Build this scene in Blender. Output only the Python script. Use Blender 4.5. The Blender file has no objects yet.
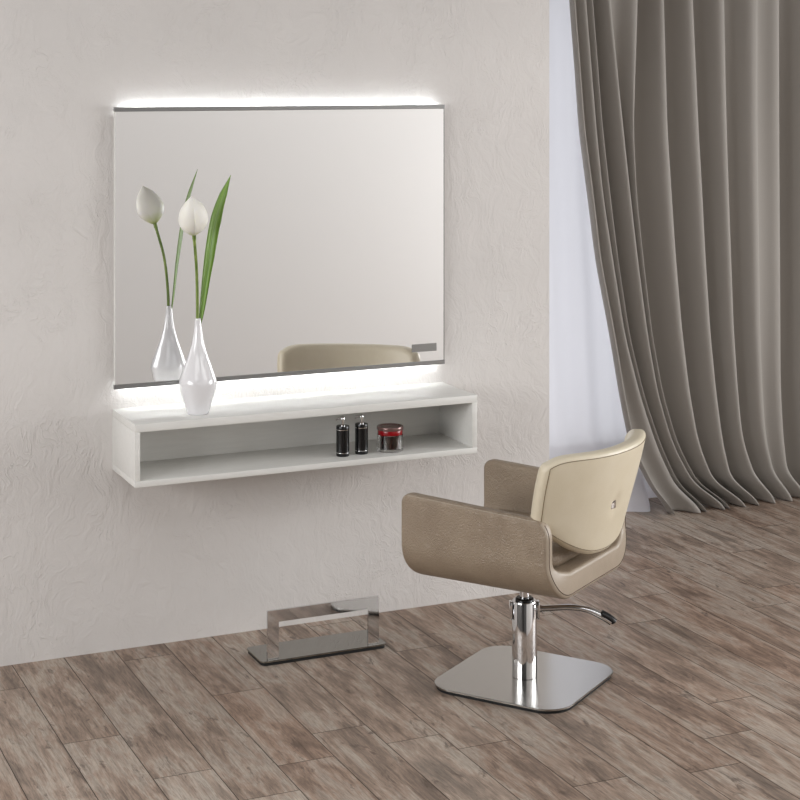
import bpy, bmesh, math, random
from mathutils import Vector, Matrix
R = math.radians
C = bpy.context.scene.collection
random.seed(7)

# ------------------------------------------------------------------ helpers
def srgb(r, g, b):
    def f(c):
        c /= 255.0
        return c / 12.92 if c <= .04045 else ((c + .055) / 1.055) ** 2.4
    return (f(r), f(g), f(b), 1.0)

def mat(name, col, rough=.5, metal=0.0, **kw):
    m = bpy.data.materials.new(name); m.use_nodes = True
    b = m.node_tree.nodes['Principled BSDF']
    b.inputs['Base Color'].default_value = col
    b.inputs['Roughness'].default_value = rough
    b.inputs['Metallic'].default_value = metal
    for k, v in kw.items():
        b.inputs[k.replace('_', ' ')].default_value = v
    return m

def N(m, kind, **props):
    n = m.node_tree.nodes.new(kind)
    for k, v in props.items(): setattr(n, k, v)
    return n
def link(m, a, b): m.node_tree.links.new(a, b)
def bsdf(m): return m.node_tree.nodes['Principled BSDF']
def ramp(m, src, stops):
    n = N(m, 'ShaderNodeValToRGB'); link(m, src, n.inputs[0])
    e = n.color_ramp.elements
    e[0].position, e[0].color = stops[0][0], stops[0][1]
    e[1].position, e[1].color = stops[-1][0], stops[-1][1]
    for p, c in stops[1:-1]:
        x = e.new(p); x.color = c
    return n
def g(v): return (v, v, v, 1)
def noise(m, vec, scale, detail=4, rough=.5, dist=0.0, w=None):
    n = N(m, 'ShaderNodeTexNoise'); n.inputs['Scale'].default_value = scale
    n.inputs['Detail'].default_value = detail; n.inputs['Roughness'].default_value = rough
    n.inputs['Distortion'].default_value = dist
    link(m, vec, n.inputs['Vector'])
    if w is not None:
        n.noise_dimensions = '4D'; link(m, w, n.inputs['W'])
    return n
def mapping(m, vec, scale=(1, 1, 1), rot=(0, 0, 0)):
    n = N(m, 'ShaderNodeMapping'); n.inputs['Scale'].default_value = scale; n.inputs['Rotation'].default_value = rot
    link(m, vec, n.inputs['Vector']); return n
def mixc(m, fac, a, b, mode='MIX'):
    n = N(m, 'ShaderNodeMix', data_type='RGBA', blend_type=mode)
    if isinstance(fac, float): n.inputs[0].default_value = fac
    else: link(m, fac, n.inputs[0])
    for s, v in ((6, a), (7, b)):
        if isinstance(v, tuple): n.inputs[s].default_value = v
        else: link(m, v, n.inputs[s])
    return n.outputs[2]
def math_(m, op, a, b=0.0, c=0.0):
    n = N(m, 'ShaderNodeMath', operation=op)
    for i, v in enumerate((a, b, c)):
        if isinstance(v, (int, float)): n.inputs[i].default_value = v
        else: link(m, v, n.inputs[i])
    return n.outputs[0]
def bump(m, h, strength, dist, prev=None):
    n = N(m, 'ShaderNodeBump'); n.inputs['Strength'].default_value = strength; n.inputs['Distance'].default_value = dist
    link(m, h, n.inputs['Height'])
    if prev: link(m, prev.outputs[0], n.inputs['Normal'])
    return n

def obj(name, bm, m, parent=None, loc=(0, 0, 0), smooth=True, angle=40, rotz=0):
    bmesh.ops.recalc_face_normals(bm, faces=bm.faces[:])
    me = bpy.data.meshes.new(name); bm.to_mesh(me); bm.free()
    for x in (m if isinstance(m, (list, tuple)) else [m]): me.materials.append(x)
    o = bpy.data.objects.new(name, me); C.objects.link(o)
    o.location = loc; o.rotation_euler = (0, 0, rotz)
    if parent: o.parent = parent
    if smooth:
        me.shade_smooth()
        me.set_sharp_from_angle(angle=R(angle))
    return o
def thing(name, label, cat, loc=(0, 0, 0), rotz=0, group=None):
    o = bpy.data.objects.new(name, None); C.objects.link(o)
    o.location = loc; o.rotation_euler = (0, 0, rotz); o.empty_display_size = .05
    o['label'] = label; o['category'] = cat
    if group: o['group'] = group
    return o
def tag(o, label, cat, group=None):
    o['label'] = label; o['category'] = cat
    if group: o['group'] = group
    return o
def struct(o): o['kind'] = 'structure'; return o

def box(bm, x0, x1, y0, y1, z0, z1, bev=0.0, seg=2):
    r = bmesh.ops.create_cube(bm, size=1.0)
    vs = r['verts']
    for v in vs:
        v.co = Vector(((x0 + x1) / 2 + v.co.x * (x1 - x0), (y0 + y1) / 2 + v.co.y * (y1 - y0), (z0 + z1) / 2 + v.co.z * (z1 - z0)))
    if bev:
        es = set(e for v in vs for e in v.link_edges)
        bmesh.ops.bevel(bm, geom=list(es), offset=bev, segments=seg, affect='EDGES', profile=.5)
    return bm
def loft(bm, loops, closed=True, cap=True, wrap=False):
    rows = [[bm.verts.new(p) for p in L] for L in loops]
    n = len(rows[0]); m = len(rows)
    for i in range(m if wrap else m - 1):
        a, b = rows[i], rows[(i + 1) % m]
        for j in range(n if closed else n - 1):
            k = (j + 1) % n
            bm.faces.new((a[j], a[k], b[k], b[j]))
    if cap and closed and not wrap:
        bm.faces.new(rows[0]); bm.faces.new(rows[-1][::-1])
    return rows
def lathe(bm, prof, n=48, c=(0, 0)):
    """prof: (radius, z); ends are closed"""
    loops = []
    for r, z in prof:
        r = max(r, 1e-4)
        loops.append([(c[0] + r * math.cos(2 * math.pi * k / n), c[1] + r * math.sin(2 * math.pi * k / n), z) for k in range(n)])
    return loft(bm, loops)
def rrect(w, h, r, n=5):
    r = min(r, w / 2 - 1e-4, h / 2 - 1e-4)
    out = []
    for cx, cy, a0 in ((w / 2 - r, h / 2 - r, 0), (-w / 2 + r, h / 2 - r, 90), (-w / 2 + r, -h / 2 + r, 180), (w / 2 - r, -h / 2 + r, 270)):
        for k in range(n + 1):
            a = R(a0 + 90 * k / n); out.append((cx + r * math.cos(a), cy + r * math.sin(a)))
    return out
def tube(bm, pts, rad, n=16, flat=1.0, up=(0, 0, 1)):
    """tube through pts; rad a number or a list; flat scales the section along the up direction"""
    P = [Vector(p) for p in pts]; loops = []
    for i, p in enumerate(P):
        t = (P[min(i + 1, len(P) - 1)] - P[max(i - 1, 0)]).normalized()
        u = Vector(up)
        if abs(t.dot(u)) > .98: u = Vector((1, 0, 0))
        s = t.cross(u).normalized(); v = s.cross(t).normalized()
        r = rad[i] if isinstance(rad, (list, tuple)) else rad
        loops.append([tuple(p + s * (r * math.cos(2 * math.pi * k / n)) + v * (r * flat * math.sin(2 * math.pi * k / n))) for k in range(n)])
    return loft(bm, loops)
def spline(pts, n=40):
    """Catmull-Rom through pts"""
    P = [Vector(p) for p in pts]; P = [P[0] * 2 - P[1]] + P + [P[-1] * 2 - P[-2]]
    out = []
    segs = len(P) - 3
    for i in range(n + 1):
        f = i / n * segs; k = min(int(f), segs - 1); t = f - k
        a, b, c, d = P[k:k + 4]
        out.append(.5 * ((2 * b) + (c - a) * t + (2 * a - 5 * b + 4 * c - d) * t * t + (3 * b - a - 3 * c + d) * t ** 3))
    return out
def interp(xs, ys, x):
    if x <= xs[0]: return ys[0] + (ys[1] - ys[0]) * (x - xs[0]) / (xs[1] - xs[0])
    for i in range(len(xs) - 1):
        if x <= xs[i + 1]:
            t = (x - xs[i]) / (xs[i + 1] - xs[i]); return ys[i] + (ys[i + 1] - ys[i]) * t
    return ys[-1] + (ys[-1] - ys[-2]) * (x - xs[-1]) / (xs[-1] - xs[-2])
def sstep(t): t = max(0, min(1, t)); return t * t * (3 - 2 * t)

# ------------------------------------------------------------------ materials
def make_plaster(name, strength=1.0):
    m = mat(name, srgb(214, 208, 203), .75)
    tc = N(m, 'ShaderNodeTexCoord'); v = tc.outputs['Object']
    big = noise(m, v, 1.3, 3, .5)
    base = ramp(m, big.outputs[0], [(.3, srgb(209, 205, 202)), (.7, srgb(219, 215, 212))])
    link(m, base.outputs[0], bsdf(m).inputs['Base Color'])
    # trowel ridges: thin contour lines of a warped noise, kept only in patches
    warp = noise(m, v, 3.0, 3, .55)
    wv = N(m, 'ShaderNodeVectorMath', operation='MULTIPLY_ADD'); link(m, warp.outputs['Color'], wv.inputs[0])
    wv.inputs[1].default_value = (.35, .35, .35); link(m, v, wv.inputs[2])
    mp = mapping(m, wv.outputs[0], (2.6, 1, 1.2), (0, R(12), 0))
    def ridges(scale, off, width):
        n = noise(m, mp.outputs[0], scale, 2.5, .6, .6)
        a = math_(m, 'ABSOLUTE', math_(m, 'SUBTRACT', n.outputs[0], off))
        return ramp(m, a, [(0, g(1)), (width, g(0))]).outputs[0]
    patch = ramp(m, noise(m, v, 2.6, 2, .5).outputs[0], [(.50, g(0)), (.64, g(1))]).outputs[0]
    patch2 = ramp(m, noise(m, mapping(m, v, (1, 1, 1), (0, 0, 1.2)).outputs[0], 4.2, 2, .5).outputs[0], [(.5, g(0)), (.62, g(1))]).outputs[0]
    r1 = math_(m, 'MULTIPLY', ridges(5.5, .5, .016), patch)
    r2 = math_(m, 'MULTIPLY', ridges(12.0, .47, .03), patch2)
    lumps = noise(m, mp.outputs[0], 9, 5, .62, .4)
    fine = noise(m, v, 90, 3, .6)
    b1 = bump(m, lumps.outputs[0], .55 * strength, .010)
    b2 = bump(m, r1, .45 * strength, .0025, b1)
    b3 = bump(m, r2, .55 * strength, .0022, b2)
    b4 = bump(m, fine.outputs[0], .18 * strength, .002, b3)
    link(m, b4.outputs[0], bsdf(m).inputs['Normal'])
    return m
M_plaster = make_plaster('plaster', 1.0)
M_plain = mat('painted_wall', srgb(212, 210, 208), .8)
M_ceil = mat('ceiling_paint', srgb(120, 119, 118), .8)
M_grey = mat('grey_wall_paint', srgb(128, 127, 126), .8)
M_sill = mat('light_wall_paint', srgb(212, 210, 208), .8)
M_white = mat('white_lacquer', srgb(225, 224, 220), .32)
tc = N(M_white, 'ShaderNodeTexCoord')
nz = noise(M_white, mapping(M_white, tc.outputs['Object'], (1.2, 14, 14)).outputs[0], 6, 4, .6)
rc = ramp(M_white, nz.outputs[0], [(.35, srgb(220, 219, 215)), (.65, srgb(225, 224, 220))])
link(M_white, rc.outputs[0], bsdf(M_white).inputs['Base Color'])
link(M_white, bump(M_white, nz.outputs[0], .05, .001).outputs[0], bsdf(M_white).inputs['Normal'])
M_alu = mat('brushed_aluminium', srgb(150, 150, 150), .35, 1.0)
M_mirror = mat('mirror_silver', srgb(243, 243, 243), .0, 1.0)
M_black = mat('black_plastic', srgb(16, 16, 18), .25)
M_rubber = mat('black_rubber', srgb(14, 14, 14), .7)
M_chrome = mat('chrome', srgb(225, 225, 226), .06, 1.0)
M_steel = mat('brushed_steel', srgb(192, 190, 186), .2, 1.0)
tc = N(M_steel, 'ShaderNodeTexCoord')
nz = noise(M_steel, mapping(M_steel, tc.outputs['Object'], (400, 3, 3)).outputs[0], 1.0, 3, .6)
link(M_steel, bump(M_steel, nz.outputs[0], .03, .0005).outputs[0], bsdf(M_steel).inputs['Normal'])
M_dark_reflection = mat('steel_dark_reflection', srgb(150, 148, 142), .05, 1.0)  # footrest plate metal, its dark reflection painted into the base colour
M_ceramic = mat('white_ceramic', srgb(228, 227, 229), .12, Coat_Weight=.5)
M_led = bpy.data.materials.new('led_strip'); M_led.use_nodes = True
bsdf(M_led).inputs['Emission Color'].default_value = (.93, .98, 1, 1)
bsdf(M_led).inputs['Emission Strength'].default_value = 28
def leather(name, c1, c2, rough, scale, strength, sheen=0.0):
    m = mat(name, c1, rough)
    tc = N(m, 'ShaderNodeTexCoord'); v = tc.outputs['Object']
    a = noise(m, v, 9, 4, .6)
    rr = ramp(m, a.outputs[0], [(.35, c1), (.7, c2)])
    vor = N(m, 'ShaderNodeTexVoronoi', feature='DISTANCE_TO_EDGE'); vor.inputs['Scale'].default_value = scale
    link(m, mapping(m, v, (1, 1, .6)).outputs[0], vor.inputs['Vector'])
    crease = ramp(m, vor.outputs['Distance'], [(0, g(0)), (.25, g(1))])
    fine = noise(m, mapping(m, v, (1, 1, .45)).outputs[0], scale * 1.3, 4, .7)
    h = math_(m, 'ADD', crease.outputs[0], fine.outputs[0])
    link(m, rr.outputs[0], bsdf(m).inputs['Base Color'])
    link(m, bump(m, h, strength, .0022).outputs[0], bsdf(m).inputs['Normal'])
    return m
M_taupe = leather('taupe_leather', srgb(143, 126, 107), srgb(157, 140, 120), .40, 175, .6)
bsdf(M_taupe).inputs['Specular IOR Level'].default_value = .65
M_taupe_light = leather('light_taupe_leather', srgb(163, 149, 132), srgb(172, 158, 141), .33, 220, .15)
M_cream = leather('cream_leather', srgb(216, 205, 181), srgb(221, 211, 189), .38, 260, .12)
M_seam = mat('seam_thread', srgb(92, 76, 60), .6)
M_creamseam = mat('cream_thread', srgb(128, 112, 86), .6)

def fabric(name, c, rough, tex, trans=0.0):
    m = mat(name, c, rough)
    tc = N(m, 'ShaderNodeTexCoord'); v = tc.outputs['Object']
    w1 = noise(m, mapping(m, v, (tex, tex, 8)).outputs[0], 1, 2, .6)
    w2 = noise(m, mapping(m, v, (8, 8, tex)).outputs[0], 1, 2, .6)
    h = math_(m, 'ADD', w1.outputs[0], w2.outputs[0])
    link(m, bump(m, h, .25, .001).outputs[0], bsdf(m).inputs['Normal'])
    return m
M_drape = fabric('taupe_curtain_cloth', srgb(160, 155, 149), .85, 500)
bsdf(M_drape).inputs['Sheen Weight'].default_value = .15

# sheer: thin white cloth, part translucent and part see-through
M_sheer = bpy.data.materials.new('sheer_cloth'); M_sheer.use_nodes = True
nt = M_sheer.node_tree; nt.nodes.clear()
out = nt.nodes.new('ShaderNodeOutputMaterial')
dif = nt.nodes.new('ShaderNodeBsdfDiffuse'); dif.inputs[0].default_value = srgb(228, 227, 232)
tr = nt.nodes.new('ShaderNodeBsdfTranslucent'); tr.inputs[0].default_value = srgb(238, 238, 246)
tp = nt.nodes.new('ShaderNodeBsdfTransparent')
m1 = nt.nodes.new('ShaderNodeMixShader'); m1.inputs[0].default_value = .5
m2 = nt.nodes.new('ShaderNodeMixShader'); m2.inputs[0].default_value = .12
nt.links.new(dif.outputs[0], m1.inputs[1]); nt.links.new(tr.outputs[0], m1.inputs[2])
nt.links.new(m1.outputs[0], m2.inputs[1]); nt.links.new(tp.outputs[0], m2.inputs[2]); nt.links.new(m2.outputs[0], out.inputs[0])
tcs = nt.nodes.new('ShaderNodeTexCoord')
mp_ = nt.nodes.new('ShaderNodeMapping'); mp_.inputs['Scale'].default_value = (5, 5, 90); nt.links.new(tcs.outputs['Object'], mp_.inputs[0])
nn = nt.nodes.new('ShaderNodeTexNoise'); nn.inputs['Scale'].default_value = 1; nn.inputs['Detail'].default_value = 3; nt.links.new(mp_.outputs[0], nn.inputs[0])
bb = nt.nodes.new('ShaderNodeBump'); bb.inputs['Strength'].default_value = .35; bb.inputs['Distance'].default_value = .002
nt.links.new(nn.outputs[0], bb.inputs['Height']); nt.links.new(bb.outputs[0], dif.inputs['Normal'])

# weathered wood planks
M_wood = mat('weathered_wood', srgb(150, 130, 115), .5)
m = M_wood
at = N(m, 'ShaderNodeAttribute', attribute_name='plank'); at.attribute_type = 'GEOMETRY'
rnd = at.outputs['Fac']
tc = N(m, 'ShaderNodeTexCoord'); v = tc.outputs['Object']
w = math_(m, 'MULTIPLY', rnd, 37.0)
blotch = noise(m, mapping(m, v, (12, 2.5, 1)).outputs[0], 1, 8, .70, .35, w)
grain = noise(m, mapping(m, v, (75, 4, 1)).outputs[0], 1, 8, .76, .8, w)
fineg = noise(m, mapping(m, v, (260, 16, 1)).outputs[0], 1, 4, .7, .3, w)
wn = N(m, 'ShaderNodeTexWhiteNoise', noise_dimensions='1D'); link(m, w, wn.inputs['W'])
tone = ramp(m, wn.outputs['Value'], [(0, srgb(142, 125, 112)), (.25, srgb(159, 143, 130)), (.45, srgb(154, 132, 116)),
                                     (.62, srgb(176, 164, 152)), (.8, srgb(155, 127, 109)), (1, srgb(134, 118, 106))])
tint = ramp(m, blotch.outputs[0], [(.36, srgb(84, 71, 62)), (.44, srgb(124, 106, 93)), (.49, srgb(158, 136, 120)), (.56, srgb(182, 172, 160)), (.66, srgb(152, 128, 112))])
c = mixc(m, .60, tone.outputs[0], tint.outputs[0])
gr = ramp(m, grain.outputs[0], [(.34, g(.45)), (.46, g(.92)), (.64, g(1.16))])
c = mixc(m, .75, c, gr.outputs[0], 'MULTIPLY')
fr = ramp(m, fineg.outputs[0], [(.34, g(.62)), (.56, g(1.12))])
c = mixc(m, .8, c, fr.outputs[0], 'MULTIPLY')
# dark knots and worn smudges
kn = noise(m, mapping(m, v, (15, 5, 1)).outputs[0], 1, 5, .7, 1.6, math_(m, 'ADD', w, 11.0))
kf = ramp(m, kn.outputs[0], [(.585, g(0)), (.66, g(.7))])
c = mixc(m, kf.outputs[0], c, srgb(82, 68, 60))
vr = N(m, 'ShaderNodeTexVoronoi', voronoi_dimensions='4D'); vr.inputs['Scale'].default_value = 1.0
link(m, mapping(m, v, (4.2, 2.6, 1)).outputs[0], vr.inputs['Vector']); link(m, w, vr.inputs['W'])
kd = ramp(m, math_(m, 'ADD', vr.outputs['Distance'], math_(m, 'MULTIPLY', fineg.outputs[0], .05)), [(.05, g(.85)), (.12, g(0))])
c = mixc(m, kd.outputs[0], c, srgb(78, 62, 54))
link(m, c, bsdf(m).inputs['Base Color'])
rg = ramp(m, grain.outputs[0], [(.3, g(.62)), (.7, g(.42))]); link(m, rg.outputs[0], bsdf(m).inputs['Roughness'])
link(m, bump(m, grain.outputs[0], .25, .0015).outputs[0], bsdf(m).inputs['Normal'])
bsdf(m).inputs['Specular IOR Level'].default_value = .4
M_gap = mat('plank_gap', srgb(74, 64, 57), .9)

# ------------------------------------------------------------------ the room
XL, XR, YB, YF, ZC = -4.6, 4.6, 1.30, -7.4, 2.85
XE = 1.036          # where the plastered wall ends
# floor: one mesh, a face per plank
def make_floor():
    W = .1765; X0 = -1.042
    joints = {-1: [-.227], 0: [-.747], 1: [-1.102], 3: [-.353 - .2, -1.16], 4: [-.979], 6: [-1.265], 7: [-1.637], 9: [-1.691], 10: [-1.50],
              11: [-1.268], 13: [-.237], 15: [-.527], 16: [-.34], 17: [.118]}
    bm = bmesh.new(); lay = bm.faces.layers.float.new('plank')
    rr = random.Random(3)
    k0 = int((XL - X0) / W) - 1; k1 = int((XR - X0) / W) + 1
    gp = .0014
    for k in range(k0, k1 + 1):
        xa = max(X0 + k * W, XL); xb = min(X0 + (k + 1) * W, XR)
        if xb - xa < .01: continue
        js = joints.get(k, [rr.uniform(-1.2, 0)])
        ys = sorted(js)
        L = 1.22
        while ys[0] > YF: ys.insert(0, ys[0] - L)
        while ys[-1] < YB: ys.append(ys[-1] + L)
        for a, b in zip(ys, ys[1:]):
            a = max(a, YF); b = min(b, YB)
            if b - a < .02: continue
            vs = [bm.verts.new(p) for p in ((xa + gp, a + gp, 0), (xb - gp, a + gp, 0), (xb - gp, b - gp, 0), (xa + gp, b - gp, 0))]
            f = bm.faces.new(vs); f[lay] = rr.random(); f.material_index = 0
    r = bmesh.ops.create_cube(bm, size=1)
    for v_ in r['verts']:
        v_.co = Vector(((XL + XR) / 2 + v_.co.x * (XR - XL), (YB + YF) / 2 + v_.co.y * (YB - YF), -.051 + v_.co.z * .1))
    for f in set(f for v_ in r['verts'] for f in v_.link_faces): f.material_index = 1
    me = bpy.data.meshes.new('floor'); bm.normal_update(); bm.to_mesh(me); bm.free()
    me.materials.append(M_wood); me.materials.append(M_gap)
    o = bpy.data.objects.new('floor', me); C.objects.link(o); struct(o)
make_floor()
def slab(name, x0, x1, y0, y1, z0, z1, m):
    return struct(obj(name, box(bmesh.new(), x0, x1, y0, y1, z0, z1), m, smooth=False))
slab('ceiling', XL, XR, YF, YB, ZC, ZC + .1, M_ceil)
slab('wall_back', XL, XE, 0, .12, 0, ZC, M_plaster)
slab('wall_return', XE - .12, XE, .12, YB, 0, ZC, M_plain)
def wall_with_hole(name, axis, pos, thick, a0, a1, h0, h1, z0, z1, m):
    """wall across axis with one window hole from h0 to h1, z0 to z1"""
    bm = bmesh.new()
    def b(a, c_, za, zb):
        if axis == 'x': box(bm, pos, pos + thick, a, c_, za, zb)
        else: box(bm, a, c_, pos, pos + thick, za, zb)
    b(a0, h0, 0, ZC); b(h1, a1, 0, ZC); b(h0, h1, 0, z0); b(h0, h1, z1, ZC)
    return struct(obj(name, bm, m, smooth=False))
wall_with_hole('wall_window', 'y', YB, .15, XE - .12, XR, 1.25, 3.9, .15, 2.55, M_plain)
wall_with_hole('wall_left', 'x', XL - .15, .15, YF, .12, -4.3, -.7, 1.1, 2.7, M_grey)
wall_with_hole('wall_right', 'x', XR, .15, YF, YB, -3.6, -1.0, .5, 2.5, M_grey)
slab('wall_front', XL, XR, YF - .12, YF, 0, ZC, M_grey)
slab('wall_partition', -.15, XR, -4.32, -4.2, 0, ZC, M_plain)
M_glass = mat('window_glass', (1, 1, 1, 1), .0, 0, Transmission_Weight=1.0, IOR=1.02)
M_frame = mat('window_frame_paint', srgb(225, 225, 223), .5)
def window(name, axis, pos, h0, h1, z0, z1, nmull):
    bm = bmesh.new()
    def b(a, c_, za, zb, d=.05):
        if axis == 'x': box(bm, pos, pos + d, a, c_, za, zb)
        else: box(bm, a, c_, pos, pos + d, za, zb)
    t = .05
    b(h0, h1, z0, z0 + t); b(h0, h1, z1 - t, z1)
    for k in range(nmull + 1):
        x = h0 + (h1 - h0 - t) * k / nmull; b(x, x + t, z0 + t, z1 - t)
    fr_ = struct(obj(name, bm, M_frame, smooth=False))
    bm = bmesh.new()
    if axis == 'x': box(bm, pos + .02, pos + .026, h0 + t, h1 - t, z0 + t, z1 - t)
    else: box(bm, h0 + t, h1 - t, pos + .02, pos + .026, z0 + t, z1 - t)
    obj('pane', bm, M_glass, parent=fr_, smooth=False)
window('window_1', 'y', YB + .05, 1.25, 3.9, .15, 2.55, 2)
window('window_2', 'x', XL - .1, -4.3, -.7, 1.1, 2.7, 3)
window('window_3', 'x', XR + .05, -3.6, -1.0, .5, 2.5, 2)

# ------------------------------------------------------------------ mirror with backlight
MX0, MX1, MZ0, MZ1, MY = -.694, .569, .910, 1.885, -.026
t = thing('wall_mirror', 'large rectangular wall mirror with aluminium top and bottom bars and white backlight glow', 'mirror', ((MX0 + MX1) / 2, 0, MZ0))
ox, oz = (MX0 + MX1) / 2, MZ0
hw = (MX1 - MX0) / 2; H = MZ1 - MZ0; bt = .0155
obj('mirror_glass', box(bmesh.new(), -hw, hw, MY, MY + .005, bt, H - bt), M_mirror, t, smooth=False)
# thin bevelled line down each side; left one painted white for the backlight glow
for s in (-1, 1):
    obj('glass_edge', box(bmesh.new(), s * hw - .0018, s * hw + .0018, MY - .0006, MY + .0052, bt, H - bt), M_white if s < 0 else M_alu, t, smooth=False)
obj('top_bar', box(bmesh.new(), -hw - .002, hw + .002, MY - .004, MY + .012, H - bt, H, .001), M_alu, t, smooth=False)
obj('bottom_bar', box(bmesh.new(), -hw - .002, hw + .002, MY - .004, MY + .012, 0, bt, .001), M_alu, t, smooth=False)
obj('back_box', box(bmesh.new(), -hw + .012, hw - .012, MY + .0052, 0, .022, H - .022), M_white, t, smooth=False)
obj('led_strip', box(bmesh.new(), -hw + .03, hw - .03, -.0125, -.0045, H - .018, H - .008), M_led, t, smooth=False)
obj('led_strip', box(bmesh.new(), -hw + .03, hw - .03, -.0125, -.0045, .004, .016), M_led, t, smooth=False)
obj('touch_switch', box(bmesh.new(), .436 - ox, .537 - ox, MY - .002, MY, .052, .081), M_alu, t, smooth=False)['label'] = 'grey rectangular switch strip near the lower right corner'

# ------------------------------------------------------------------ wall shelf (open white box)
SX0, SX1, SD, SZ0, SZ1 = -.695, .575, .290, .628, .838
t = thing('wall_shelf', 'long white open-fronted box shelf fixed to the wall under the mirror', 'shelf', ((SX0 + SX1) / 2, 0, SZ0))
hw = (SX1 - SX0) / 2; h = SZ1 - SZ0
obj('top_panel', box(bmesh.new(), -hw, hw, -SD, 0, h - .027, h, .0012), M_white, t)
obj('bottom_panel', box(bmesh.new(), -hw, hw, -SD, 0, 0, .020, .0012), M_white, t)
obj('side_panel', box(bmesh.new(), -hw, -hw + .018, -SD + .001, 0, .020, h - .027, .0008), M_white, t)
obj('side_panel', box(bmesh.new(), hw - .020, hw, -SD + .001, 0, .020, h - .027, .0008), M_white, t)
obj('back_panel', box(bmesh.new(), -hw + .018, hw - .020, -.012, 0, .020, h - .027), M_white, t)

# ------------------------------------------------------------------ vase, lilies, leaves
VX, VY, VZ = -.449, -.198, SZ1
vs_ = 1.0
prof = [(.0, 0), (.034, 0), (.0375, .004), (.0475, .037), (.0578, .071), (.0635, .095), (.0648, .107), (.063, .118), (.0575, .134), (.046, .166), (.0315, .205), (.0195, .248), (.0135, .287), (.0108, .320), (.0108, .325), (.0092, .3265), (.0082, .324), (.0085, .29), (.006, .27), (0, .265)]
pp = spline([(r, 0, z) for r, z in prof[2:14]], 50)
prof = prof[:2] + [(p.x, p.z) for p in pp] + prof[14:]
bm = bmesh.new(); lathe(bm, prof, 64)
tag(obj('vase', bm, M_ceramic, loc=(VX, VY, VZ), angle=60), 'glossy white bottle-shaped ceramic vase standing on the shelf top', 'vase')

M_stem = mat('stem_green', srgb(112, 132, 62), .45)
tc = N(M_stem, 'ShaderNodeTexCoord')
rr_ = ramp(M_stem, noise(M_stem, mapping(M_stem, tc.outputs['Object'], (120, 120, 5)).outputs[0], 1, 3).outputs[0], [(.3, srgb(82, 108, 40)), (.7, srgb(140, 158, 84))])
link(M_stem, rr_.outputs[0], bsdf(M_stem).inputs['Base Color'])
M_leaf = mat('leaf_green', srgb(104, 146, 50), .4)
bsdf(M_leaf).inputs['Subsurface Weight'].default_value = .0
tc = N(M_leaf, 'ShaderNodeTexCoord')
rr_ = ramp(M_leaf, noise(M_leaf, mapping(M_leaf, tc.outputs['UV'], (22, 1.4, 1)).outputs[0], 1, 3).outputs[0], [(.3, srgb(74, 112, 34)), (.55, srgb(116, 152, 58)), (.75, srgb(158, 184, 96))])
link(M_leaf, rr_.outputs[0], bsdf(M_leaf).inputs['Base Color'])
M_petal = mat('petal_white', srgb(238, 236, 228), .45)
M_petal.node_tree.nodes['Principled BSDF'].inputs['Subsurface Weight'].default_value = .25
bsdf(M_petal).inputs['Subsurface Radius'].default_value = (.02, .02, .012)
tc = N(M_petal, 'ShaderNodeTexCoord'); sp = N(M_petal, 'ShaderNodeSeparateXYZ'); link(M_petal, tc.outputs['UV'], sp.inputs[0])
nzz = noise(M_petal, mapping(M_petal, tc.outputs['UV'], (26, 2, 1)).outputs[0], 1, 3)
ff = math_(M_petal, 'ADD', sp.outputs['Y'], math_(M_petal, 'MULTIPLY', nzz.outputs[0], .12))
rr_ = ramp(M_petal, ff, [(.06, srgb(150, 168, 84)), (.2, srgb(210, 214, 168)), (.36, srgb(238, 236, 228))])
link(M_petal, rr_.outputs[0], bsdf(M_petal).inputs['Base Color'])
link(M_petal, bump(M_petal, nzz.outputs[0], .3, .002).outputs[0], bsdf(M_petal).inputs['Normal'])

def bloom_mesh(scale, spin):
    """spathe: one petal rolled round on itself and drawn out to a tip; local z up, base at the origin"""
    bm = bmesh.new(); uvl = bm.loops.layers.uv.new('UVMap')
    nv, nu = 30, 56
    prof = spline([(.006, 0, 0), (.018, 0, .009), (.036, 0, .030), (.045, 0, .056), (.042, 0, .086), (.031, 0, .114), (.014, 0, .136), (.0006, 0, .151)], nv)
    grid = []
    for i in range(nv + 1):
        row = []
        p = prof[i]; r, z = p.x, p.z; v = i / nv
        for j in range(nu + 1):
            u = j / nu; a = u * 2 * math.pi * 1.22 + spin
            k = 1 + (.19 * (1 - u)) * sstep(v * 3) - .05 * sstep((u - .86) / .14)
            # free edges hang lower than the tip, so the mouth is open on one side
            drop = .030 * (sstep((u - .70) / .3) + sstep((.22 - u) / .22)) * v ** 2
            rr = r * k * (1 + .02 * math.sin(5 * a) * v)
            row.append(bm.verts.new((rr * math.cos(a) * scale, rr * .82 * math.sin(a) * scale, (z - drop * .35) * scale)))
        grid.append(row)
    for i in range(nv):
        for j in range(nu):
            f = bm.faces.new((grid[i][j], grid[i][j + 1], grid[i + 1][j + 1], grid[i + 1][j]))
            for l, (a, b) in zip(f.loops, ((j, i), (j + 1, i), (j + 1, i + 1), (j, i + 1))): l[uvl].uv = (a / nu, b / nv)
    return bm
def lily(pts, tilt, scale, spin, label):
    t = thing('calla_lily', label, 'flower', pts[0])
    P = spline([tuple(Vector(p) - Vector(pts[0])) for p in pts], 30)
    bm = bmesh.new(); tube(bm, P, [.0052 + .0006 * math.sin(i) * 0 + (.0015 if i > 28 else 0) for i in range(31)], 14)
    obj('stem', bm, M_stem, t)
    o = obj('bloom', bloom_mesh(scale, spin), M_petal, t, loc=P[-1], angle=180)
    o.rotation_euler = tilt
    md = o.modifiers.new('thickness', 'SOLIDIFY'); md.thickness = .0014
    return t
nk = VZ + .30
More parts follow.
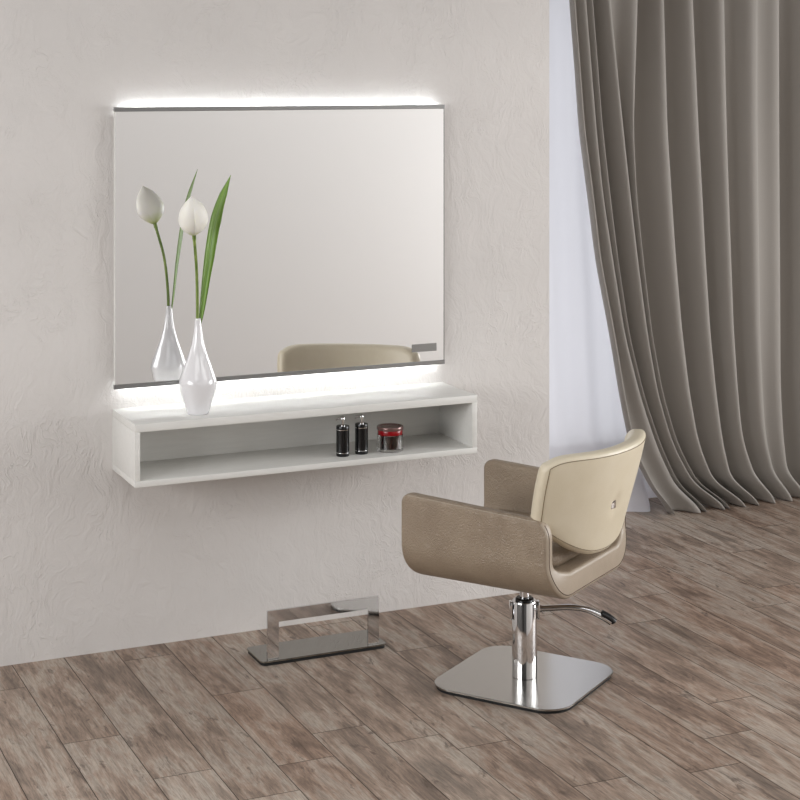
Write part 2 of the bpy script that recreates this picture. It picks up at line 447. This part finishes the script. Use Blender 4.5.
lily([(VX - .002, VY, nk - .02), (VX - .003, VY - .004, nk + .08), (VX - .012, VY - .022, nk + .20), (VX - .034, VY - .064, nk + .318)],
     (R(24), R(-12), 0), 1.0, R(262), 'white calla lily with a long green stem standing in the white vase')

def blade(name, pts, widths, wdir, twist, label, fold=.35):
    P = spline(pts, 40); o0 = Vector(pts[0])
    bm = bmesh.new(); uvl = bm.loops.layers.uv.new('UVMap'); grid = []
    n = len(P)
    for i, p in enumerate(P):
        s = i / (n - 1); tdir = (P[min(i + 1, n - 1)] - P[max(i - 1, 0)]).normalized()
        wd = Vector(wdir); wd = (wd - tdir * wd.dot(tdir)).normalized()
        wd = Matrix.Rotation(R(twist) * s, 3, tdir) @ wd
        nd = tdir.cross(wd)
        wv = interp([0, .2, .45, .65, .85, 1], widths, s)
        row = []
        for q in (-1, -.5, 0, .5, 1):
            row.append(bm.verts.new(p - o0 + wd * (q * wv / 2) + nd * (abs(q) * wv * fold / 2)))
        grid.append(row)
    for i in range(n - 1):
        for j in range(4):
            f = bm.faces.new((grid[i][j], grid[i][j + 1], grid[i + 1][j + 1], grid[i + 1][j]))
            for l, (a, b) in zip(f.loops, ((j, i), (j + 1, i), (j + 1, i + 1), (j, i + 1))): l[uvl].uv = (a / 4, b / 40)
    o = obj(name, bm, M_leaf, loc=pts[0], angle=180)
    md = o.modifiers.new('thickness', 'SOLIDIFY'); md.thickness = .0012
    return tag(o, label, 'leaf')
blade('long_leaf', [(VX + .0045, VY + .001, nk - .01), (VX + .012, VY, nk + .06), (VX + .028, VY - .006, nk + .20), (VX + .050, VY - .010, nk + .34), (VX + .075, VY - .014, nk + .43), (VX + .112, VY - .018, nk + .515)],
      [.007, .026, .046, .049, .032, .001], (.411, -.911, 0), 12, 'long pointed green leaf rising beside the calla lily in the white vase')

# ------------------------------------------------------------------ bottles and jar in the shelf
SZ = SZ0 + .0202
def pump_bottle(x, y, label, rz):
    t = thing('pump_bottle', label, 'bottle', (x, y, SZ), rz, 'black pump bottles in the shelf'); t.scale = (1.08, 1.08, 1.03)
    bm = bmesh.new(); lathe(bm, [(.0, 0), (.0205, 0), (.0215, .0015), (.0215, .012), (.0215, .093), (.0215, .101), (.0205, .1035), (0, .1035)], 40); obj('body', bm, M_black, t)
    for z in (.011, .090):
        bm = bmesh.new(); lathe(bm, [(.021, z), (.0219, z + .0003), (.0219, z + .0022), (.021, z + .0025)], 40); obj('silver_band', bm, M_chrome, t)
    bm = bmesh.new(); lathe(bm, [(.0, .1036), (.009, .1036), (.009, .1085), (.0045, .110), (.0042, .124), (.0, .124)], 24); obj('pump_collar', bm, M_chrome, t)
    bm = bmesh.new(); lathe(bm, [(.0, .1241), (.0075, .1241), (.0075, .131), (.006, .1335), (0, .1335)], 24)
    tube(bm, [(0, 0, .1285), (.010, -.004, .129), (.018, -.008, .128), (.021, -.010, .124)], [.0035, .0032, .0028, .0024], 10)
    obj('pump_head', bm, M_chrome, t)
pump_bottle(.080, -.214, 'black cylindrical pump bottle on the left of the pair inside the shelf', R(200))
pump_bottle(.155, -.207, 'black cylindrical pump bottle in the shelf, next to the red-lidded jar', R(205))
M_red = mat('red_enamel', srgb(140, 8, 18), .22)
M_clear = mat('clear_acrylic', (1, 1, 1, 1), .02, 0, Transmission_Weight=1.0, IOR=1.46)
M_dark = mat('dark_red_cream', srgb(34, 12, 12), .2)
t = thing('cosmetic_jar', 'round clear cosmetic jar with a red band and dark contents inside the shelf', 'jar', (.268, -.204, SZ)); t.scale = (1.1, 1.1, .95)
bm = bmesh.new(); lathe(bm, [(0, 0), (.040, 0), (.043, .003), (.043, .062), (.0415, .0625), (.033, .0625), (.033, .010), (0, .010)], 56); obj('outer_glass', bm, M_clear, t)
bm = bmesh.new(); lathe(bm, [(0, .0105), (.0325, .0105), (.0325, .060), (0, .060)], 48); obj('contents', bm, M_dark, t)
bm = bmesh.new(); lathe(bm, [(0, .0627), (.0405, .0627), (.0412, .064), (.0412, .079), (.0405, .0802), (0, .0802)], 56); obj('lid_band', bm, M_red, t)
bm = bmesh.new(); lathe(bm, [(0, .0804), (.043, .0804), (.0435, .082), (.0435, .0905), (.0425, .093), (.037, .0932), (.034, .0905), (0, .0905)], 56); obj('lid', bm, mat('smoked_lid', srgb(120, 92, 88), .15, .35), t)

# ------------------------------------------------------------------ chrome footrest
t = thing('footrest', 'low chrome footrest with a rectangular loop on the floor by the wall', 'footrest', (-.047, -.285, 0))
def plate(w, d, r, z0, z1, bev=.001, n=8):
    bm = bmesh.new()
    loops = [[(x, y, z) for x, y in rrect(w - 2 * i, d - 2 * i, r, n)] for i, z in ((0, z0), (0, z1 - bev), (bev, z1))]
    loft(bm, loops); return bm
obj('rubber_pad', plate(.456, .162, .018, 0, .011), M_rubber, t)
obj('base_plate', plate(.464, .168, .020, .0112, .0160), M_dark_reflection, t, angle=30)
bm = bmesh.new()
o_ = [(-.206, .0162), (-.206, .181), (.206, .181), (.206, .0162)]; i_ = [(-.165, .0162), (-.165, .140), (.165, .140), (.165, .0162)]
for y_ in (-.070, -.061):
    pass
vo = [[bm.verts.new((x, y_, z)) for x, z in o_] for y_ in (-.070, -.060)]
vi = [[bm.verts.new((x, y_, z)) for x, z in i_] for y_ in (-.070, -.060)]
for k in range(3):
    for s in (0, 1): bm.faces.new((vo[s][k], vo[s][k + 1], vi[s][k + 1], vi[s][k]))
    bm.faces.new((vo[0][k], vo[0][k + 1], vo[1][k + 1], vo[1][k])); bm.faces.new((vi[0][k], vi[0][k + 1], vi[1][k + 1], vi[1][k]))
for k in (0, 3): bm.faces.new((vo[0][k], vi[0][k], vi[1][k], vo[1][k]))
bmesh.ops.recalc_face_normals(bm, faces=bm.faces[:])
bmesh.ops.bevel(bm, geom=bm.edges[:], offset=.0007, segments=2, affect='EDGES')
obj('foot_bar', bm, M_chrome, t)

# ------------------------------------------------------------------ salon chair
CH = thing('salon_chair', 'taupe leather salon chair with cream backrest on a square steel base facing the mirror', 'chair', (.468, -.845, 0), R(34.5))
S = CH
BR = R(1)
def rot_loops(bm, a):
    bmesh.ops.rotate(bm, verts=bm.verts[:], cent=(0, 0, 0), matrix=Matrix.Rotation(a, 3, 'Z')); return bm
obj('base_pad', rot_loops(plate(.474, .474, .088, 0, .0105, n=12), BR), M_rubber, S, angle=30)
obj('base_plate', rot_loops(plate(.484, .484, .09, .0107, .0160, n=12), BR), M_steel, S, angle=30)
bm = bmesh.new(); lathe(bm, [(0, .0162), (.0395, .0162), (.041, .0172), (.041, .262), (.039, .266), (0, .266)], 64); obj('column', bm, M_chrome, S)
bm = bmesh.new(); lathe(bm, [(0, .2662), (.030, .2662), (.030, .272), (.026, .276), (0, .276)], 40); obj('collar', bm, M_black, S)
bm = bmesh.new(); lathe(bm, [(0, .2762), (.016, .2762), (.016, .3586), (0, .3586)], 32); obj('piston', bm, M_chrome, S)
for sx in (-1, 1):
    b_ = box(bmesh.new(), -.004, .004, -.016, .016, .205, .262, .0015)
    bmesh.ops.translate(b_, verts=b_.verts[:], vec=(.0455, 0, 0))
    bmesh.ops.rotate(b_, verts=b_.verts[:], cent=(0, 0, 0), matrix=Matrix.Rotation(R(-56 if sx > 0 else 124), 3, 'Z'))
    obj('side_bracket', b_, M_chrome, S)
# pump lever: leaves the column towards the back of the chair
la = R(-60)   # direction in chair space
def lv(d, z, off=0): return (d * math.cos(la), d * math.sin(la), z)
bm = bmesh.new()
P = spline([lv(.050, .238), lv(.09, .240), (lv(.15, .243)), lv(.21, .234), lv(.255, .214), lv(.285, .196)], 40)
rad = [.0115 + .003 * sstep((i - 20) / 16) for i in range(41)]
tube(bm, P, rad, 18, .85)
lever = obj('pump_lever', bm, M_chrome, S)
bm = bmesh.new()
P = spline([lv(.248, .2255), lv(.262, .2195), lv(.280, .209), lv(.293, .198), lv(.297, .192)], 20)
tube(bm, P, [.005, .012] + [.0165] * 15 + [.013, .010, .006] + [.002], 16, .7)
obj('lever_grip', bm, M_black, lever)
bm = bmesh.new(); tube(bm, [lv(.040, .238), lv(.056, .238)], [.012, .012], 20); obj('lever_joint', bm, M_chrome, lever)
bm = bmesh.new(); tube(bm, [lv(.062, .236), lv(.062, .222)], [.005, .005], 14); obj('lever_pin', bm, M_chrome, lever)

# U-shaped shell: arm - seat - arm, swept as a rounded band
AT, AB, AW, RC = .622, .380, .280, .108      # mid-thickness: arm top, seat underside, half width, corner radius
path = []
nA, nC, nB = 26, 14, 12
for k in range(nA + 1): path.append((-AW, AT - (AT - AB - RC) * (k / nA) ** 1.7, -1, 0))
for k in range(1, nC + 1):
    a = R(90 * k / nC); path.append((-AW + RC - RC * math.cos(a), AB + RC - RC * math.sin(a), -math.cos(a), -math.sin(a)))
for k in range(1, nB): path.append((-AW + RC + (2 * AW - 2 * RC) * k / nB, AB, 0, -1))
path = path + [(-x, z, -nx, nz) for x, z, nx, nz in reversed(path[:nA + nC + 1])]
YF_, YR_ = .296, -.233
def sh_front(z):
    top = max(0, AT + .014 - z)
    f = YF_
    if top < .034: f -= .034 * (1 - math.sqrt(max(0, 1 - (1 - top / .034) ** 2)))
    low = z - (AB - .04)
    if low < .12: f -= .075 * (1 - math.sqrt(max(0, 1 - (1 - low / .12) ** 2)))
    return f
def sh_rear(z):
    top = max(0, AT + .014 - z)
    r = YR_
    if top < .06: r += .045 * (1 - math.sqrt(max(0, 1 - (1 - top / .06) ** 2)))
    r -= .022 * sstep((AB + .12 - z) / .14)
    return r
def shell_loops():
    loops = []
    n = len(path)
    def sec(x, z, nx, nz, inset, dz):
        th = .046 + .038 * sstep((AB + RC - z) / RC)
        yf, yr = sh_front(z + dz), sh_rear(z + dz)
        w = yf - yr; yc = (yf + yr) / 2
        shift = (th - .046) * .5       # thicker part grows inwards/upwards
        L = []
        for p, q in rrect(w, th - 2 * inset, .014, 5):
            L.append((x + nx * (q - shift), yc + p, z + nz * (q - shift) + dz + .05 * (yc + p - .1) * sstep((z - AB - .05) / .15)))
        return L
    r = .014
    for a in (80, 60, 40, 20): loops.append(sec(*path[0], r * (1 - math.cos(R(a))), r * math.sin(R(a))))
    for p in path: loops.append(sec(*p, 0, 0))
    for a in (20, 40, 60, 80): loops.append(sec(*path[-1], r * (1 - math.cos(R(a))), r * math.sin(R(a))))
    return loops
SL = shell_loops()
bm = bmesh.new(); rows = loft(bm, SL)
shell = obj('seat_shell', bm, [M_taupe, M_taupe_light], S, angle=50)
# rear-facing faces of the shell in the lighter, greyer, smoother leather
for f in shell.data.polygons:
    if f.normal.y < -.55: f.material_index = 1
# seams along the outer rear edge and the outer top edges
def shell_line(idx, i0, i1, off): return [Vector(SL[i][idx]) + off(i) for i in range(i0, i1)]
nL = len(SL)
bm = bmesh.new(); tube(bm, [Vector(SL[i][11]) for i in range(4, nL - 4)], .0016, 8); obj('rear_seam', bm, M_seam, S)
bm = bmesh.new(); tube(bm, [Vector(SL[i][3]) for i in range(3, nL - 3)], .0013, 8); obj('front_seam', bm, M_taupe_light, S)
for i in (2, nL - 3):
    a, b = Vector(SL[i][4]), Vector(SL[i][7])
    bm = bmesh.new(); tube(bm, [a.lerp(b, k / 12) for k in range(13)], .0015, 8); obj('arm_seam', bm, M_taupe_light, S)
# seat cushion
bm = bmesh.new()
loops = []
sw, sd = .440, .47
for i, z in ((.03, 0), (.008, .006), (0, .020), (0, .040), (.008, .054), (.03, .062), (.08, .066)):
    loops.append([(x, y + .03, .438 + z) for x, y in rrect(sw - 2 * i, sd - 2 * i, .07, 8)])
loft(bm, loops); obj('seat_cushion', bm, M_taupe, S, angle=60)
# backrest pad
def back_pad():
    loops = []; n = 64
    TH = .058
    def cen(u, z):
        return -.312 + .095 * abs(u) ** 2.2 + .25 * (.80 - z)
    def sec(u, inset, du):
        zt = .812 - .006 * (1 - u * u) - .022 * abs(u) ** 12
        zb = .455 + .115 * abs(u) ** 2.2
        h_ = zt - zb; zc = (zt + zb) / 2
        W_ = .285
        L = []
        dydu = .22 * abs(u) ** 1.2 * (1 if u > 0 else -1) / W_     # slope of the arc
        nn = Vector((-dydu, 1)).normalized()
        tt = Vector((nn.y, -nn.x))
        rr_ = rrect(h_ - 2 * inset, TH - 2 * inset, .021, 6)
        def mids(a, b): return [(a[0] + (b[0] - a[0]) * k / 15, a[1] + (b[1] - a[1]) * k / 15) for k in range(1, 15)]
        rr_ = rr_[:7] + mids(rr_[6], rr_[7]) + rr_[7:21] + mids(rr_[20], rr_[21]) + rr_[21:]
        for p, q in rr_:
            z = zc + p
            taper = 1 - .11 * sstep((.74 - z) / .26)
            x = u * W_ * taper + nn.x * q + tt.x * du
            y = cen(u, z) + nn.y * q + tt.y * du
            if q < 0:
                dx_, dz_ = x, z - .615; rd = math.hypot(dx_, dz_)
                y += .0095 * math.exp(-(rd / .026) ** 2) * (1 + .12 * math.sin(4 * math.atan2(dz_, dx_)))
            L.append((x, y, z))
        return L
    r = .021
    for a in (85, 65, 45, 25): loops.append(sec(-1, r * (1 - math.cos(R(a))), -r * math.sin(R(a))))
    for k in range(n + 1): loops.append(sec(-1 + 2 * k / n, 0, 0))
    for a in (25, 45, 65, 85): loops.append(sec(1, r * (1 - math.cos(R(a))), r * math.sin(R(a))))
    return loops, cen
BL, cen = back_pad()
bm = bmesh.new(); loft(bm, BL)
back = obj('backrest', bm, M_cream, S, angle=60, loc=(.014, -.036, .012), rotz=R(-4.5))
nB_ = len(BL); per = len(BL[0])
# seam round the rear face, following the pad's edge
idx_top, idx_bot = 6, 0
def ring(k):   # k: index in section
    return [Vector(BL[i][k]) for i in range(4, nB_ - 4)]
# section order of rrect: corner(+h,+t) 0..6, (-h,+t) 7..13, (-h,-t) 14..20, (+h,-t) 21..27 -> rear corners are 14..27
topl = ring(50); botl = ring(33)
def sidel(i):
    return [Vector(BL[i][k]) for k in range(50, 32, -1)]
loop_ = topl + sidel(nB_ - 5)[1:-1] + botl[::-1] + sidel(4)[::-1][1:-1]
bm = bmesh.new(); L_ = loop_ + [loop_[0]]
tube(bm, L_, .0014, 8); obj('back_seam', bm, M_creamseam, back)
# square button sunk in a pinched tuft on the rear face
zb_ = .615; yb_ = cen(0, zb_) - .029 + .0085
bm = bmesh.new()
box(bm, -.015, .015, yb_ - .0035, yb_ + .003, zb_ - .015, zb_ + .015, .003)
obj('square_button', bm, M_chrome, back)
# ------------------------------------------------------------------ curtains
ZR = [2.84, 2.33, 1.95, 1.75, 1.45, 1.17, 0.82, 0.54, 0.3, 0.12, 0.03, 0.0]
crest = {
 'e': [1.558, 1.585, 1.619, 1.636, 1.682, 1.718, 1.794, 1.846, 1.902, 2.004, 2.066, 2.082],
 'a': [1.622, 1.652, 1.688, 1.707, 1.742, 1.792, 1.856, 1.937, 2.027, 2.122, 2.208, 2.223],
 'b': [1.66, 1.688, 1.722, 1.74, 1.78, 1.819, 1.88, 1.958, 2.05, 2.147, 2.237, 2.256],
 'c': [1.738, 1.776, 1.823, 1.848, 1.885, 1.922, 1.975, 2.032, 2.114, 2.225, 2.341, 2.355],
 'd': [1.928, 1.922, 1.907, 1.9, 1.917, 1.951, 1.999, 2.058, 2.14, 2.249, 2.365, 2.383],
 'f': [2.051, 2.061, 2.074, 2.081, 2.104, 2.126, 2.162, 2.202, 2.252, 2.335, 2.454, 2.472],
 'g': [2.201, 2.218, 2.239, 2.25, 2.271, 2.288, 2.315, 2.347, 2.384, 2.432, 2.531, 2.545],
 'h': [2.381, 2.389, 2.398, 2.404, 2.416, 2.428, 2.444, 2.467, 2.494, 2.566, 2.63, 2.636],
 'l': [2.573, 2.573, 2.573, 2.573, 2.577, 2.582, 2.588, 2.602, 2.621, 2.671, 2.723, 2.733],
 'i': [2.697, 2.699, 2.701, 2.702, 2.704, 2.706, 2.708, 2.71, 2.725, 2.749, 2.811, 2.832],
 'j': [2.907, 2.907, 2.907, 2.907, 2.907, 2.907, 2.907, 2.907, 2.92, 2.936, 2.98, 2.995],
 'k': [3.114, 3.114, 3.114, 3.114, 3.114, 3.114, 3.114, 3.114, 3.122, 3.131, 3.153, 3.162],
}
depth = {'a': .04, 'b': .03, 'c': .11, 'd': .06, 'f': .12, 'g': .12, 'h': .12, 'l': .10, 'i': .035, 'j': .13, 'k': .12}
names = list(crest)
ZI = ZR[::-1]
def cx(nm, z):
    ys = crest[nm][::-1]; w_ = .07
    return sum(interp(ZI, ys, max(0, z + o_ * w_ * min(1, z * 3 + .1))) for o_ in (-1, -.5, 0, .5, 1)) / 5
def drape_mesh():
    bm = bmesh.new(); rowsv = []
    nz = 110
    for i in range(nz + 1):
        s = i / nz
        z = 2.84 * (1 - s) ** 1.0 if s < .8 else 2.84 * (1 - .8) * (1 - (s - .8) / .2)
        z = max(z, .0015)
        row = []
        y0 = .765
        hem = sstep((.16 - z) / .16)
        # left edge returns backwards first
        xe = cx('e', z)
        pts = [(xe + .05, y0 + .09), (xe + .012, y0 + .06), (xe - .002, y0 + .03), (xe + .002, y0 + .008), (xe + .014, y0)]
        prev = 'e'
        for nm in names[1:]:
            x0_, x1_ = cx(prev, z), cx(nm, z); D = depth[nm] * (.75 + .25 * sstep(s * 2)) ; w_ = x1_ - x0_
            D = min(1.3 * D, 1.5 * w_)
            wob = .006 * math.sin(3.1 * z + 5 * x1_)
            # crest falls away sharply to the right, a hollow, then a slow rise to the next crest
            for q, dd in ((.05, .10), (.08, .38), (.10, .70), (.14, .92), (.22, 1.0), (.34, .98), (.45, .88), (.55, .72), (.63, .54), (.71, .34), (.78, .18), (.85, .07), (.92, .015), (1.0, 0)):
                x = x0_ + w_ * q; y = y0 + D * dd + wob * (dd)
                y -= hem * (.045 * (1 - dd) + .02)
                row.append((x, y, z + hem * .010 * dd * (z > .01)))
            prev = nm
        pts = [(x, y - hem * .03, z) for x, y in pts] + row
        # heavy cloth turns slightly outwards on the floor
        rowsv.append([bm.verts.new(p) for p in pts])
    for a, b in zip(rowsv, rowsv[1:]):
        for j in range(len(a) - 1): bm.faces.new((a[j], a[j + 1], b[j + 1], b[j]))
    return bm
o = obj('curtain', drape_mesh(), M_drape, angle=180, loc=(0, 0, 0))
md = o.modifiers.new('thickness', 'SOLIDIFY'); md.thickness = .003; md.offset = 1
md = o.modifiers.new('smooth', 'SUBSURF'); md.levels = 1; md.render_levels = 1
tag(o, 'heavy taupe floor-length curtain gathered in deep folds sweeping to the right', 'curtain')

def sheer_mesh():
    bm = bmesh.new(); rowsv = []
    nz, nx = 90, 150
    for i in range(nz + 1):
        z = 2.84 * (1 - i / nz); z = max(z, .0015); row = []
        hem = sstep((.35 - z) / .35)
        for j in range(nx + 1):
            x = 1.12 + 1.75 * j / nx
            sw = .0 if x < 1.3 else .10 * sstep((1.9 - z) / 1.9) * sstep((x - 1.3) / .5)
            y = 1.03 + .022 * math.sin(x * 17 + .5 * z) + .012 * math.sin(x * 41 + 1.3 + .8 * z) - hem * .24 * sstep((x - 1.5) / .25) * (1 - sstep((x - 1.96) / .12)) - hem * .03 * math.sin(x * 9)
            y -= .03 * hem * hem * math.sin(x * 26)
            row.append(bm.verts.new((x + sw * .5, y, z)))
        rowsv.append(row)
    for a, b in zip(rowsv, rowsv[1:]):
        for j in range(len(a) - 1): bm.faces.new((a[j], a[j + 1], b[j + 1], b[j]))
    return bm
tag(obj('sheer_curtain', sheer_mesh(), M_sheer, angle=180), 'thin white sheer curtain hanging behind the taupe curtain beside the wall end', 'curtain')

# ------------------------------------------------------------------ light
def area(name, loc, rot, sx, sy, power, col=(1, 1, 1)):
    l = bpy.data.lights.new(name, 'AREA'); l.shape = 'RECTANGLE'; l.size = sx; l.size_y = sy; l.energy = power; l.color = col
    o = bpy.data.objects.new(name, l); C.objects.link(o); o.location = loc; o.rotation_euler = rot; return o
area('window_daylight_left', (XL + .03, -2.5, 1.9), (0, R(-90), 0), 1.5, 3.5, 145)
area('window_daylight_right', (XR - .03, -2.3, 1.5), (0, R(90), 0), 1.9, 2.6, 165)
area('window_daylight_sheer', (2.5, YB - .02, 1.4), (R(-90), 0, 0), 2.6, 2.4, 13, (1, 1, 1))
area('partition_fill', (1.5, -3.3, ZC - .04), (0, 0, 0), 2.4, .6, 16)  # unseen fill, added to brighten the top of the partition wall
area('overhead_fill', (-1.6, -2.6, ZC - .04), (0, 0, 0), 2.0, 1.6, 30)  # added general fill from overhead, no fixture modelled
W = bpy.data.worlds.new('sky'); bpy.context.scene.world = W; W.use_nodes = True
W.node_tree.nodes['Background'].inputs[0].default_value = (.95, .97, 1, 1)
W.node_tree.nodes['Background'].inputs[1].default_value = 1.0

# ------------------------------------------------------------------ camera
cam = bpy.data.cameras.new('camera'); co = bpy.data.objects.new('camera', cam); C.objects.link(co)
co.location = (-2.208, -5.780, 2.0)
co.rotation_euler = (R(90), 0, -R(24.278))
cam.sensor_width = 36; cam.lens = 1698.23 / 800 * 36
cam.shift_y = -(400 - 74) / 800
cam.clip_start = .05; cam.clip_end = 60
bpy.context.scene.camera = co
vs = bpy.context.scene.view_settings
vs.view_transform = 'Standard'; vs.look = 'None'; vs.gamma = 1; vs.exposure = -.14; vs.use_curve_mapping = False
